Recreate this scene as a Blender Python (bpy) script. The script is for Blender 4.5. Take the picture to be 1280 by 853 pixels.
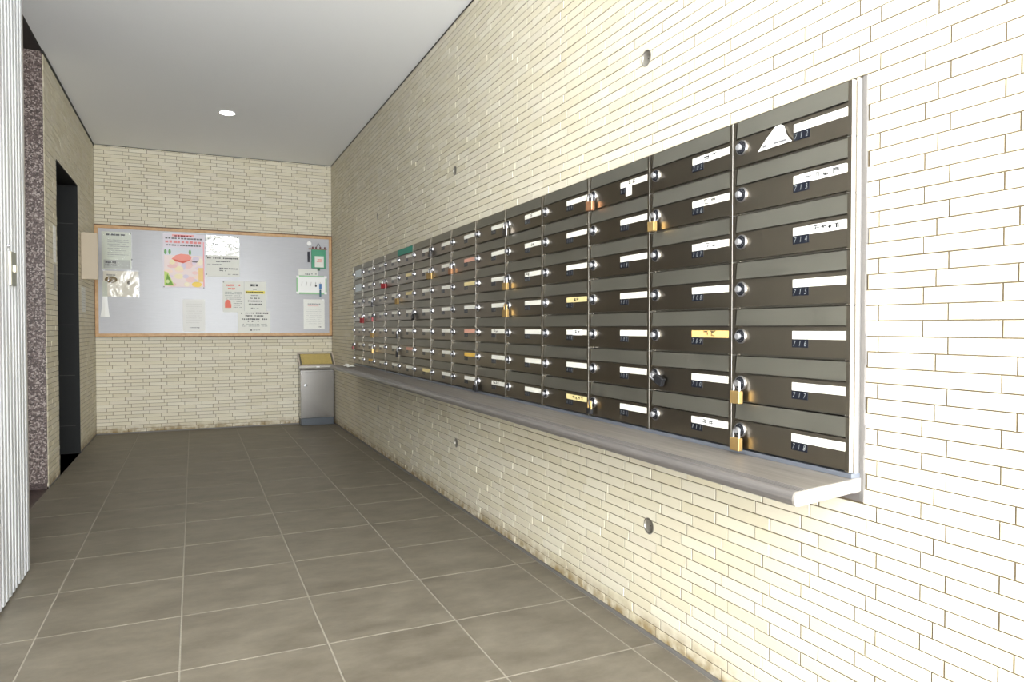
import bpy, bmesh, math, random
from mathutils import Vector, Matrix
random.seed(7)
for o in list(bpy.data.objects): bpy.data.objects.remove(o, do_unlink=True)
scene = bpy.context.scene
COL = scene.collection

# ------------------------------------------------------------------ camera
F_PX, YAW, PITCH, ROLL = 876.47, .4267, -.0194, -.0006
A, B, L, C = 1.3342, 7.5245, -.827, 2.70          # right wall x, back wall y, left wall x, ceiling z
cy_, sy_ = math.cos(YAW), math.sin(YAW)
fw = Vector((sy_, cy_, 0)); rt = Vector((cy_, -sy_, 0)); up = Vector((0, 0, 1))
f2 = math.cos(PITCH)*fw + math.sin(PITCH)*up
u2 = -math.sin(PITCH)*fw + math.cos(PITCH)*up
r3 = math.cos(ROLL)*rt + math.sin(ROLL)*u2
u3 = -math.sin(ROLL)*rt + math.cos(ROLL)*u2
CAM = Vector((0, 0, 1))
cd = bpy.data.cameras.new('camera'); cam = bpy.data.objects.new('camera', cd); COL.objects.link(cam)
cd.sensor_width = 36; cd.sensor_fit = 'HORIZONTAL'; cd.lens = F_PX/1280*36; cd.clip_start = .02
cam.matrix_world = Matrix(((r3.x, u3.x, -f2.x, 0), (r3.y, u3.y, -f2.y, 0), (r3.z, u3.z, -f2.z, 1), (0, 0, 0, 1)))
scene.camera = cam
def project(p):
    q = Vector(p) - CAM; z = q.dot(f2)
    if z < .05: return None
    return 640 + F_PX*q.dot(r3)/z, 426.5 - F_PX*q.dot(u3)/z

# ------------------------------------------------------------------ world, lights, exposure
w = bpy.data.worlds.new('daylight'); scene.world = w; w.use_nodes = True
w.node_tree.nodes['Background'].inputs[0].default_value = (.94, .975, 1, 1)
w.node_tree.nodes['Background'].inputs[1].default_value = 10.0
DOWN_W = 10
# open entrance behind the camera: sky light enters there, the portal only guides the sampling
YN = -1.5
pd = bpy.data.lights.new('entrance_portal_offscreen', 'AREA'); pd.shape = 'RECTANGLE'; pd.size = A-L; pd.size_y = C; pd.cycles.is_portal = True
po = bpy.data.objects.new('entrance_portal_offscreen', pd); COL.objects.link(po); po.location = ((A+L)/2, YN+.01, C/2); po.rotation_euler = (math.radians(90), 0, 0)
vs = scene.view_settings
vs.view_transform = 'Standard'; vs.look = 'None'; vs.exposure = 1.2; vs.gamma = 1; vs.use_curve_mapping = False

# ------------------------------------------------------------------ helpers
def lin(r, g=None, b=None):
    if g is None: g = b = r
    f = lambda c: c/12.92 if c <= .04045 else ((c+.055)/1.055)**2.4
    return (f(r/255), f(g/255), f(b/255), 1)
class Mesh:
    def __init__(s): s.v = []; s.f = []
    def quad(s, *p):
        n = len(s.v); s.v += [tuple(q) for q in p]; s.f.append(tuple(range(n, n+len(p))))
    def box(s, x0, x1, y0, y1, z0, z1):
        n = len(s.v)
        s.v += [(x, y, z) for x in (x0, x1) for y in (y0, y1) for z in (z0, z1)]
        for f in ((0, 1, 3, 2), (4, 6, 7, 5), (0, 4, 5, 1), (2, 3, 7, 6), (0, 2, 6, 4), (1, 5, 7, 3)):
            s.f.append(tuple(n+i for i in f))
        return s
    def cbox(s, x0, x1, y0, y1, z0, z1, c):
        """box with all edges chamfered"""
        bm = bmesh.new(); bmesh.ops.create_cube(bm, size=1)
        for v in bm.verts:
            v.co = Vector(((x0+x1)/2+v.co.x*(x1-x0), (y0+y1)/2+v.co.y*(y1-y0), (z0+z1)/2+v.co.z*(z1-z0)))
        bmesh.ops.bevel(bm, geom=list(bm.edges), offset=c, segments=1, affect='EDGES')
        s.add_bm(bm); return s
    def add_bm(s, bm):
        n = len(s.v); bm.verts.ensure_lookup_table(); bm.verts.index_update()
        s.v += [tuple(v.co) for v in bm.verts]
        s.f += [tuple(n+v.index for v in f.verts) for f in bm.faces]; bm.free()
    def lathe(s, prof, c, axis='x', seg=20, caps=True):
        """prof: list of (along axis, radius)"""
        n = len(s.v); c = Vector(c)
        for t, r in prof:
            for k in range(seg):
                a = 2*math.pi*k/seg; p, q = r*math.cos(a), r*math.sin(a)
                s.v.append(tuple(c + (Vector((t, p, q)) if axis == 'x' else Vector((q, t, p)) if axis == 'y' else Vector((p, q, t)))))
        for i in range(len(prof)-1):
            for k in range(seg):
                k2 = (k+1) % seg
                s.f.append((n+i*seg+k, n+i*seg+k2, n+(i+1)*seg+k2, n+(i+1)*seg+k))
        if caps:
            s.f.append(tuple(n+k for k in range(seg))[::-1]); m = n+(len(prof)-1)*seg
            s.f.append(tuple(m+k for k in range(seg)))
        return s
    def tube(s, pts, r, seg=8):
        n = len(s.v); pts = [Vector(p) for p in pts]
        ref = None
        for i, p in enumerate(pts):
            d = (pts[min(i+1, len(pts)-1)] - pts[max(i-1, 0)]).normalized()
            if ref is None: ref = d.orthogonal().normalized()
            ref = (ref - d*ref.dot(d)).normalized(); b2 = d.cross(ref)
            for k in range(seg):
                a = 2*math.pi*k/seg; s.v.append(tuple(p + r*(math.cos(a)*ref + math.sin(a)*b2)))
        for i in range(len(pts)-1):
            for k in range(seg):
                k2 = (k+1) % seg; s.f.append((n+i*seg+k, n+i*seg+k2, n+(i+1)*seg+k2, n+(i+1)*seg+k))
        s.f.append(tuple(n+k for k in range(seg))[::-1]); m = n+(len(pts)-1)*seg; s.f.append(tuple(m+k for k in range(seg)))
        return s
    def data(s, name, mat=None, smooth=False, fix=True):
        me = bpy.data.meshes.new(name); me.from_pydata(s.v, [], s.f)
        if fix:
            bm = bmesh.new(); bm.from_mesh(me); bmesh.ops.recalc_face_normals(bm, faces=bm.faces); bm.to_mesh(me); bm.free()
        if smooth:
            for p in me.polygons: p.use_smooth = True
            me.set_sharp_from_angle(angle=math.radians(35))
        if mat: me.materials.append(mat)
        return me
def link(name, me, parent=None, loc=(0, 0, 0)):
    o = bpy.data.objects.new(name, me); COL.objects.link(o); o.location = loc
    if parent: o.parent = parent
    return o
def thing(name, label, cat, loc=(0, 0, 0), group=None, me=None):
    o = link(name, me, None, loc); o['label'] = label; o['category'] = cat
    if group: o['group'] = group
    return o
def struct(name, me, parent=None, loc=(0, 0, 0)):
    o = link(name, me, parent, loc)
    if not parent: o['kind'] = 'structure'
    return o

# ------------------------------------------------------------------ materials
def mat(name, col, rough=.5, metal=0., bump=None, spec=.5, emit=None, var=None):
    m = bpy.data.materials.new(name); m.use_nodes = True; nt = m.node_tree; N = nt.nodes; b = N['Principled BSDF']
    b.inputs['Base Color'].default_value = col; b.inputs['Roughness'].default_value = rough
    b.inputs['Metallic'].default_value = metal; b.inputs['Specular IOR Level'].default_value = spec
    if emit: b.inputs['Emission Color'].default_value = col; b.inputs['Emission Strength'].default_value = emit
    if var or bump:
        g = N.new('ShaderNodeNewGeometry'); mp = N.new('ShaderNodeMapping'); nz = N.new('ShaderNodeTexNoise')
        nt.links.new(g.outputs['Position'], mp.inputs[0]); nt.links.new(mp.outputs[0], nz.inputs['Vector'])
        sc = (var or bump)[1]; mp.inputs['Scale'].default_value = sc if isinstance(sc, tuple) else (sc,)*3
        nz.inputs['Detail'].default_value = 5
        if var:
            r = N.new('ShaderNodeValToRGB'); a = var[0]
            r.color_ramp.elements[0].position = .3; r.color_ramp.elements[1].position = .7
            r.color_ramp.elements[0].color = tuple(max(0, c*(1-a)) for c in col[:3]) + (1,)
            r.color_ramp.elements[1].color = tuple(min(1, c*(1+a)) for c in col[:3]) + (1,)
            nt.links.new(nz.outputs['Fac'], r.inputs[0]); nt.links.new(r.outputs[0], b.inputs['Base Color'])
        if bump:
            bp = N.new('ShaderNodeBump'); bp.inputs['Strength'].default_value = bump[0]; bp.inputs['Distance'].default_value = .002
            nt.links.new(nz.outputs['Fac'], bp.inputs['Height']); nt.links.new(bp.outputs[0], b.inputs['Normal'])
    return m
def tile_mat():
    m = bpy.data.materials.new('cream_split_tile'); m.use_nodes = True; nt = m.node_tree; N = nt.nodes; K = nt.links.new
    b = N['Principled BSDF']; b.inputs['Roughness'].default_value = .62; b.inputs['Specular IOR Level'].default_value = .3
    g = N.new('ShaderNodeNewGeometry'); oi = N.new('ShaderNodeObjectInfo')
    ad = N.new('ShaderNodeMath'); ad.operation = 'ADD'; K(g.outputs['Random Per Island'], ad.inputs[0]); K(oi.outputs['Random'], ad.inputs[1])
    fr = N.new('ShaderNodeMath'); fr.operation = 'FRACT'; K(ad.outputs[0], fr.inputs[0])
    r = N.new('ShaderNodeValToRGB'); K(fr.outputs[0], r.inputs[0])
    cols = [(0, (206, 198, 174)), (.25, (214, 207, 187)), (.5, (210, 202, 179)), (.75, (217, 211, 193)), (1, (209, 201, 183))]
    e = r.color_ramp.elements
    while len(e) < len(cols): e.new(.5)
    for i, (p, c) in enumerate(cols): e[i].position = p; e[i].color = lin(*c)
    mp = N.new('ShaderNodeMapping'); mp.inputs['Scale'].default_value = (14, 14, 260); K(g.outputs['Position'], mp.inputs[0])
    nz = N.new('ShaderNodeTexNoise'); nz.inputs['Detail'].default_value = 4; nz.inputs['Scale'].default_value = 1; K(mp.outputs[0], nz.inputs['Vector'])
    bp = N.new('ShaderNodeBump'); bp.inputs['Strength'].default_value = .35; bp.inputs['Distance'].default_value = .002
    K(nz.outputs['Fac'], bp.inputs['Height']); K(bp.outputs[0], b.inputs['Normal'])
    # scuffed dirt along the foot of the wall
    sx = N.new('ShaderNodeSeparateXYZ'); K(g.outputs['Position'], sx.inputs[0])
    n2 = N.new('ShaderNodeTexNoise'); n2.inputs['Scale'].default_value = 22; n2.inputs['Detail'].default_value = 6; K(g.outputs['Position'], n2.inputs['Vector'])
    mr = N.new('ShaderNodeMapRange'); K(sx.outputs['Z'], mr.inputs[0]); mr.inputs[1].default_value = .02; mr.inputs[2].default_value = .085; mr.inputs[3].default_value = .95; mr.inputs[4].default_value = 0
    mu = N.new('ShaderNodeMath'); mu.operation = 'MULTIPLY'; mu.use_clamp = True; K(mr.outputs[0], mu.inputs[0])
    m2 = N.new('ShaderNodeMapRange'); K(n2.outputs['Fac'], m2.inputs[0]); m2.inputs[1].default_value = .3; m2.inputs[2].default_value = .62
    K(m2.outputs[0], mu.inputs[1])
    mx = N.new('ShaderNodeMixRGB'); mx.blend_type = 'MIX'; K(mu.outputs[0], mx.inputs[0]); K(r.outputs[0], mx.inputs[1]); mx.inputs[2].default_value = lin(140, 118, 78)
    K(mx.outputs[0], b.inputs['Base Color'])
    return m
def floor_mat():
    m = bpy.data.materials.new('grey_brown_floor_tile'); m.use_nodes = True; nt = m.node_tree; N = nt.nodes; K = nt.links.new
    b = N['Principled BSDF']; b.inputs['Roughness'].default_value = .5; b.inputs['Specular IOR Level'].default_value = .4
    g = N.new('ShaderNodeNewGeometry'); oi = N.new('ShaderNodeObjectInfo')
    n1 = N.new('ShaderNodeTexNoise'); n1.inputs['Scale'].default_value = 5; n1.inputs['Detail'].default_value = 9; n1.inputs['Roughness'].default_value = .7
    mp = N.new('ShaderNodeMapping'); mp.inputs['Scale'].default_value = (1, 1.8, 1)
    va = N.new('ShaderNodeVectorMath'); va.operation = 'ADD'; K(g.outputs['Position'], va.inputs[0])
    cb = N.new('ShaderNodeCombineXYZ'); sc = N.new('ShaderNodeMath'); sc.operation = 'MULTIPLY'; sc.inputs[1].default_value = 40; K(oi.outputs['Random'], sc.inputs[0]); K(sc.outputs[0], cb.inputs[2])
    K(cb.outputs[0], va.inputs[1]); K(va.outputs[0], mp.inputs[0]); K(mp.outputs[0], n1.inputs['Vector'])
    r = N.new('ShaderNodeValToRGB'); K(n1.outputs['Fac'], r.inputs[0])
    r.color_ramp.elements[0].position = .3; r.color_ramp.elements[0].color = lin(92, 85, 73)
    r.color_ramp.elements[1].position = .66; r.color_ramp.elements[1].color = lin(121, 114, 101)
    K(r.outputs[0], b.inputs['Base Color'])
    mr = N.new('ShaderNodeMapRange'); K(n1.outputs['Fac'], mr.inputs[0]); mr.inputs[3].default_value = .42; mr.inputs[4].default_value = .6; K(mr.outputs[0], b.inputs['Roughness'])
    bp = N.new('ShaderNodeBump'); bp.inputs['Strength'].default_value = .12; bp.inputs['Distance'].default_value = .002; K(n1.outputs['Fac'], bp.inputs['Height']); K(bp.outputs[0], b.inputs['Normal'])
    return m
def steel_mat(name, col, rough, streak=(1.5, 30, 1.5), amt=.015):
    m = bpy.data.materials.new(name); m.use_nodes = True; nt = m.node_tree; N = nt.nodes; K = nt.links.new
    b = N['Principled BSDF']; b.inputs['Metallic'].default_value = 1
    g = N.new('ShaderNodeNewGeometry'); mp = N.new('ShaderNodeMapping'); mp.inputs['Scale'].default_value = streak; K(g.outputs['Position'], mp.inputs[0])
    nz = N.new('ShaderNodeTexNoise'); nz.inputs['Scale'].default_value = 1; nz.inputs['Detail'].default_value = 3; K(mp.outputs[0], nz.inputs['Vector'])
    n2 = N.new('ShaderNodeTexNoise'); n2.inputs['Scale'].default_value = 9; n2.inputs['Detail'].default_value = 6; K(g.outputs['Position'], n2.inputs['Vector'])
    ad = N.new('ShaderNodeMath'); ad.operation = 'ADD'; K(nz.outputs['Fac'], ad.inputs[0]); K(n2.outputs['Fac'], ad.inputs[1])
    mr = N.new('ShaderNodeMapRange'); K(ad.outputs[0], mr.inputs[0]); mr.inputs[1].default_value = .6; mr.inputs[2].default_value = 1.4
    mr.inputs[3].default_value = max(.05, rough-amt); mr.inputs[4].default_value = rough+amt; K(mr.outputs[0], b.inputs['Roughness'])
    r = N.new('ShaderNodeMapRange'); K(ad.outputs[0], r.inputs[0]); r.inputs[1].default_value = .6; r.inputs[2].default_value = 1.4; r.inputs[3].default_value = .975; r.inputs[4].default_value = 1.025
    mx = N.new('ShaderNodeVectorMath'); mx.operation = 'SCALE'; mx.inputs[0].default_value = col[:3]; K(r.outputs[0], mx.inputs['Scale']); K(mx.outputs[0], b.inputs['Base Color'])
    return m
def granite_mat(name, c0, c1, c2):
    m = bpy.data.materials.new(name); m.use_nodes = True; nt = m.node_tree; N = nt.nodes; K = nt.links.new
    b = N['Principled BSDF']; b.inputs['Roughness'].default_value = .45
    g = N.new('ShaderNodeNewGeometry'); v = N.new('ShaderNodeTexVoronoi'); v.inputs['Scale'].default_value = 130; K(g.outputs['Position'], v.inputs['Vector'])
    s = N.new('ShaderNodeSeparateColor'); K(v.outputs['Color'], s.inputs[0])
    r = N.new('ShaderNodeValToRGB'); K(s.outputs[0], r.inputs[0]); e = r.color_ramp.elements; e.new(.5)
    for i, (p, c) in enumerate(((0, c0), (.6, c1), (.97, c2))): e[i].position = p; e[i].color = lin(*c)
    K(r.outputs[0], b.inputs['Base Color']); return m
def wood_mat(name, c0, c1, scale, rough=.45):
    m = bpy.data.materials.new(name); m.use_nodes = True; nt = m.node_tree; N = nt.nodes; K = nt.links.new
    b = N['Principled BSDF']; b.inputs['Roughness'].default_value = rough
    g = N.new('ShaderNodeNewGeometry'); mp = N.new('ShaderNodeMapping'); mp.inputs['Scale'].default_value = scale; K(g.outputs['Position'], mp.inputs[0])
    nz = N.new('ShaderNodeTexNoise'); nz.inputs['Scale'].default_value = 1; nz.inputs['Detail'].default_value = 7; nz.inputs['Roughness'].default_value = .65; K(mp.outputs[0], nz.inputs['Vector'])
    r = N.new('ShaderNodeValToRGB'); K(nz.outputs['Fac'], r.inputs[0])
    r.color_ramp.elements[0].position = .3; r.color_ramp.elements[0].color = lin(*c0); r.color_ramp.elements[1].position = .7; r.color_ramp.elements[1].color = lin(*c1)
    K(r.outputs[0], b.inputs['Base Color']); return m
def film_mat(fac=.14, rgh=.16, st=.5, sc=13):
    m = bpy.data.materials.new('clear_plastic_film'); m.use_nodes = True; nt = m.node_tree; N = nt.nodes; K = nt.links.new
    out = N['Material Output']; N.remove(N['Principled BSDF'])
    t = N.new('ShaderNodeBsdfTransparent'); gl = N.new('ShaderNodeBsdfGlossy'); gl.inputs['Roughness'].default_value = rgh
    mx = N.new('ShaderNodeMixShader'); mx.inputs[0].default_value = fac; K(t.outputs[0], mx.inputs[1]); K(gl.outputs[0], mx.inputs[2]); K(mx.outputs[0], out.inputs[0])
    g = N.new('ShaderNodeNewGeometry'); nz = N.new('ShaderNodeTexNoise'); nz.inputs['Scale'].default_value = sc; nz.inputs['Detail'].default_value = 2; nz.inputs['Distortion'].default_value = 1.5
    K(g.outputs['Position'], nz.inputs['Vector'])
    bp = N.new('ShaderNodeBump'); bp.inputs['Strength'].default_value = st; bp.inputs['Distance'].default_value = .01; K(nz.outputs['Fac'], bp.inputs['Height']); K(bp.outputs[0], gl.inputs['Normal'])
    return m
TILE = tile_mat(); FLOOR = floor_mat()
MORTAR = mat('mortar', lin(98, 86, 66), .9, var=(.15, 40))
GROUT = mat('floor_grout', lin(146, 140, 128), .85, var=(.12, 30))
SEALANT = mat('grey_sealant', lin(112, 109, 106), .6, bump=(.4, 120))
CEIL = mat('ceiling_paint', lin(242, 243, 245), .85, bump=(.15, 60))
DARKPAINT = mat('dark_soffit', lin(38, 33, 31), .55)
CHAR = mat('charcoal_door_metal', lin(30, 31, 31), .55, bump=(.05, 200), spec=.15)
TRIM = mat('dark_trim', lin(40, 40, 36), .6)
GRAN = granite_mat('brown_granite', (50, 38, 35), (96, 80, 75), (160, 148, 142))
GRANF = granite_mat('dark_granite_floor', (40, 26, 24), (62, 44, 40), (88, 70, 66))
STEEL_D = steel_mat('brushed_steel_door', lin(136, 128, 115), .31)
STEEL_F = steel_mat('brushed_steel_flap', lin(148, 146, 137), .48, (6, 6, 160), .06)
STEEL_B = mat('brushed_steel_vertical', lin(150, 147, 143), .2, 1, bump=(.03, (3, 3, 600)))
EDGE = mat('satin_steel_edge', lin(200, 196, 188), .35, .9)
PALE = mat('pale_side_trim', lin(206, 196, 186), .55, .2)
STRIP = mat('bright_steel_edge', lin(225, 222, 215), .22, 1)
DARK = mat('black_fitting', lin(30, 28, 26), .8)
INNER = mat('inner_steel', lin(120, 115, 106), .45, .8)
CHROME = mat('chrome', lin(200, 200, 204), .28, 1)
KNOB = mat('satin_knob', lin(160, 160, 163), .45, .6)
DIAL = mat('black_dial', lin(14, 16, 24), .3)
CARD = mat('white_card', lin(228, 226, 216), .5, spec=.3)
CARD_Y = mat('yellowed_card', lin(226, 208, 150), .5)
CARD_O = mat('orange_card', lin(240, 196, 120), .5)
CARD_P = mat('pink_card', lin(216, 160, 140), .5)
CARD_G = mat('yellow_card', lin(222, 180, 80), .5)
CARD_W = mat('pale_sticker', lin(205, 215, 222), .45)
INK = mat('black_ink', lin(40, 40, 42), .6)
INK_S = mat('grey_ink', lin(110, 110, 112), .6)
PLATE = mat('navy_number_plate', lin(14, 18, 30), .35)
DIGIT = mat('pale_digits', lin(150, 154, 156), .4)
BRASS = mat('brass', lin(196, 164, 108), .45, .85)
COPPER = mat('copper_lock', lin(186, 138, 104), .45, .85)
RED = mat('red_lacquer', lin(140, 44, 48), .35)
BLACKP = mat('black_plastic', lin(24, 24, 27), .4)
SILVER = mat('silver_lock', lin(190, 186, 184), .3, 1)
TEAL = mat('teal_tape', lin(20, 132, 112), .5)
SHELF = wood_mat('grey_wood_laminate', (98, 92, 86), (128, 122, 115), (60, 2.2, 60))
NOSE = wood_mat('grey_nosing', (82, 79, 78), (112, 107, 104), (90, 1.5, 260), .32)
BLUEG = mat('blue_grey_rail', lin(140, 146, 158), .35, .6)
FRAMEW = wood_mat('board_frame_wood', (176, 134, 84), (200, 160, 110), (20, 20, 20), .45)
FRAMED = wood_mat('board_frame_edge', (84, 56, 28), (104, 70, 36), (20, 20, 20), .5)
BOARD = mat('lavender_steel_board', lin(182, 182, 186), .24, 0, var=(.03, (3, 3, 40)), spec=.3)
PAPER = mat('paper', lin(225, 225, 218), .7, spec=.2)
PAPER_D = mat('grey_paper', lin(196, 200, 186), .7, spec=.2)
PAPER_PK = mat('pale_pink_paper', lin(228, 222, 230), .7, spec=.2)
FILM = film_mat(); FILM_S = film_mat(.05, .25, .12, 9); FILM_M = film_mat(.07, .14, .4, 9)
BEIGE = mat('beige_enamel', lin(180, 165, 142), .45)
GREEN = mat('green_folder', lin(40, 140, 100), .4)
PGREEN = mat('pale_green_border', lin(150, 200, 150), .5)
WHITEP = mat('white_plastic', lin(235, 235, 232), .4)
BLUEK = mat('blue_key_tag', lin(50, 110, 170), .4)
RIB = mat('white_ribbed_metal', lin(202, 204, 208), .35, .2)
LATCH = mat('greenish_latch_metal', lin(140, 143, 130), .4, .5)
LATCHW = mat('cream_latch', lin(228, 222, 205), .4)
LAMP = mat('lamp_diffuser', (1, .98, .94, 1), .5, emit=14)
def flat(name, r, g, b): return mat(name, lin(r, g, b), .6, spec=.25)

# ------------------------------------------------------------------ the setting
PZ, Z0 = .03343, .0105                        # brick course pitch and height of the first joint
ML, GAP, GAPV, REC, DEP = .1525, .0026, .0034, .0016, .012             # brick length with joint, joint width, brick depth
MX, MY, MW, MP = 1.29876, 1.08038, .36947, .12202   # mailbox face x, near end y, unit width, unit height
MZB, NC, NR = .6812, 14, 7
MYE = MY + NC*MW; MZT = MZB + NR*MP
HOLES = [(1.889, 1.866), (1.868, .358), (3.69, .356), (3.70, 1.873), (5.50, 1.876), (5.508, .355)]
def cut(rects, h):
    out = []
    for (a, b, c, d) in rects:
        x0, x1, y0, y1 = h
        if b <= x0 or a >= x1 or d <= y0 or c >= y1: out.append((a, b, c, d)); continue
        if a < x0: out.append((a, x0, c, d))
        if b > x1: out.append((x1, b, c, d))
        m0, m1 = max(a, x0), min(b, x1)
        if c < y0: out.append((m0, m1, c, y0))
        if d > y1: out.append((m0, m1, y1, d))
    return [r for r in out if r[1]-r[0] > .006 and r[3]-r[2] > .005]
def bricks(h0, h1, phase, openings, to_world, wall, keep, holes=()):
    """bricks of one wall: the `keep` that show largest are parts of their own, the rest one joined part"""
    rects = []
    for k in range(-1, 82):
        za, zb = max(Z0+k*PZ, Z0), min(Z0+(k+1)*PZ, C)
        if zb-za < .006: continue
        t = 'BACBACBA'[(29-k) % 8]; off = {'A': 0., 'B': .0515, 'C': .025}[t] + phase
        n0 = math.floor((h0-off)/ML)
        for n in range(n0, n0+int((h1-h0)/ML)+3):
            a, b = max(off+n*ML, h0), min(off+(n+1)*ML, h1)
            if b-a < .008: continue
            rs = [(a+GAPV/2, b-GAPV/2, za+GAP/2, zb-GAP/2)]
            for op in openings: rs = cut(rs, op)
            rects += rs
    def size(r):
        ps = [project(to_world(h, z, 0)) for h in r[:2] for z in r[2:]]
        if any(p is None for p in ps): return 0
        cx = min(max(sum(p[0] for p in ps)/4, 0), 1280)
        xs = [min(max(p[0], 0), 1280) for p in ps]; ys = [min(max(p[1], 0), 853) for p in ps]
        return (max(xs)-min(xs))*(max(ys)-min(ys)) if max(ys) > min(ys) else 0
    near = lambda r, q: r[0]-.03 < q[0] < r[1]+.03 and r[2]-.03 < q[1] < r[3]+.03
    holed = [r for r in rects if any(near(r, q) for q in holes)]
    rest = [r for r in rects if r not in set(holed)]
    rest.sort(key=size, reverse=True)
    nk = keep - len(holed) if keep else 0
    def geo(mb, r, d, ch=.0012):
        a, b, c, e = r; n = len(mb.v)
        for (i, j, k) in ((0, 0, -DEP), (0, 0, d-ch), (ch, ch, d)):
            for (h, z) in ((a+i, c+j), (b-i, c+j), (b-i, e-j), (a+i, e-j)): mb.v.append(tuple(to_world(h, z, k)))
        for q in (0, 4):
            for i in range(4): mb.f.append((n+q+i, n+q+(i+1) % 4, n+q+4+(i+1) % 4, n+q+4+i))
        mb.f.append((n+8, n+9, n+10, n+11))
    cache = {}
    dep = lambda: random.choice((0, 0, .0004, .0008, .0012, .0018))
    for r in rest[:nk]:
        key = (round(r[1]-r[0], 3), round(r[3]-r[2], 4)); d = dep()
        if (key, d) not in cache:
            mb = Mesh(); geo(mb, (0, r[1]-r[0], 0, r[3]-r[2]), d); o0 = Vector(to_world(0, 0, 0))
            mb.v = [tuple(Vector(v)-o0) for v in mb.v]; cache[(key, d)] = mb.data('brick', TILE)
        link('brick', cache[(key, d)], wall, to_world(r[0], r[2], 0))
    mb = Mesh()
    for r in rest[nk:]: geo(mb, r, dep())
    o = link('brick_field', mb.data('brick_field', TILE), wall); o['kind'] = 'stuff'
    return holed
def axis_right(h, z, d): return (A-d, h, z)
def axis_left(h, z, d): return (L+d, h, z)
def axis_back(h, z, d): return (h, B-d, z)

fl = struct('floor', Mesh().box(L, A+.2, YN, B+.2, -.12, -.0012).data('floor', GROUT))
TX, TY, OX, OY = .4264, .4266, -.4716, 2.6676
xs = [L] + [OX+i*TX for i in range(5)] + [A]
ys = [YN] + [OY+j*TY for j in range(-16, 12) if YN+.05 < OY+j*TY < B-.02] + [B]
fcache = {}
for i in range(len(xs)-1):
    for j in range(len(ys)-1):
        g = .0022
        a, b, c, d = xs[i]+g, xs[i+1]-g, ys[j]+g, ys[j+1]-g
        if i == len(xs)-2: b -= .006
        key = (round(b-a, 4), round(d-c, 4))
        if key not in fcache:
            m = Mesh(); W_, D_ = b-a, d-c; ch = .0012
            m.v = [(0, 0, -.01), (W_, 0, -.01), (W_, D_, -.01), (0, D_, -.01), (0, 0, -ch), (W_, 0, -ch), (W_, D_, -ch), (0, D_, -ch),
                   (ch, ch, 0), (W_-ch, ch, 0), (W_-ch, D_-ch, 0), (ch, D_-ch, 0)]
            for q in (0, 4):
                for k in range(4): m.f.append((q+k, q+(k+1) % 4, q+4+(k+1) % 4, q+4+k))
            m.f.append((8, 9, 10, 11)); fcache[key] = m.data('floor_tile', FLOOR)
        link('floor_tile', fcache[key], fl, (a, c, 0))
struct('floor_alcove', Mesh().box(-1.9, L, 2.4, B+.2, -.12, -.001).data('floor_alcove', GRANF))
struct('ceiling', Mesh().box(L, A+.2, YN, B+.2, C, C+.15).data('ceiling', CEIL))
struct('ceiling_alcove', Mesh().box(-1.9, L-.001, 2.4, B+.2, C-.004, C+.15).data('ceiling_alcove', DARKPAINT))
# right wall
wr = struct('wall_right', Mesh().box(A+REC, A+.2, YN, B+.2, 0, C).data('wall_right', MORTAR))
OPEN_R = (MY-.006, MYE+.004, .616, 1.5483)
holed = bricks(YN, B, .890-ML*14, [OPEN_R], axis_right, wr, 300, HOLES)
cutters = []
for (hy, hz) in HOLES:
    o = link('cutter', Mesh().lathe([(A-.02, .0255), (A+.05, .0255)], (0, hy, hz), 'x', 24).data('cutter')); cutters.append(o)
tmp = [wr]
for ct in cutters:
    md = wr.modifiers.new('hole', 'BOOLEAN'); md.operation = 'DIFFERENCE'; md.object = ct; md.solver = 'EXACT'
for r in holed:
    a, b, c, d = r; o = link('brick', Mesh().box(A, A+DEP, a, b, c, d).data('brick', TILE)); tmp.append(o)
    for q, ct in zip(HOLES, cutters):
        if a-.03 < q[0] < b+.03 and c-.03 < q[1] < d+.03:
            md = o.modifiers.new('hole', 'BOOLEAN'); md.operation = 'DIFFERENCE'; md.object = ct; md.solver = 'EXACT'
bpy.context.view_layer.update(); dg = bpy.context.evaluated_depsgraph_get()
for o in tmp:
    me = bpy.data.meshes.new_from_object(o.evaluated_get(dg)); o.modifiers.clear(); o.data = me
    if o is not wr: o.parent = wr
for o in cutters: bpy.data.objects.remove(o, do_unlink=True)
CUP = mat('tie_hole_metal', lin(150, 146, 138), .4, .7)
cupm = Mesh().lathe([(.001, .0258), (-.0012, .0268), (-.0012, .0238), (.003, .022), (.0078, .012), (.0078, .002)], (0, 0, 0), 'x', 24, False).data('anchor_cup', CUP, True)
for (hy, hz) in HOLES: link('anchor_cup', cupm, wr, (A, hy, hz))
link('base_joint', Mesh().box(A-.006, A+DEP, YN, B, 0, Z0).data('base_joint', SEALANT), wr)
struct('trim_1', Mesh().box(A-.002, A+.01, YN, B, C-.010, C-.0005).data('trim_1', TRIM))
# back wall
wb = struct('wall_back', Mesh().box(L-.2, A+REC, B+REC, B+.2, 0, C).data('wall_back', MORTAR))
bricks(L, A, .02, [(-.9, 1.4, .93, 1.935)], axis_back, wb, 300)
link('base_joint', Mesh().box(L, A, B-.003, B+DEP, 0, Z0).data('base_joint', SEALANT), wb)
struct('trim_2', Mesh().box(L, A, B-.002, B+.01, C-.006, C-.0005).data('trim_2', TRIM))
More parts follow.
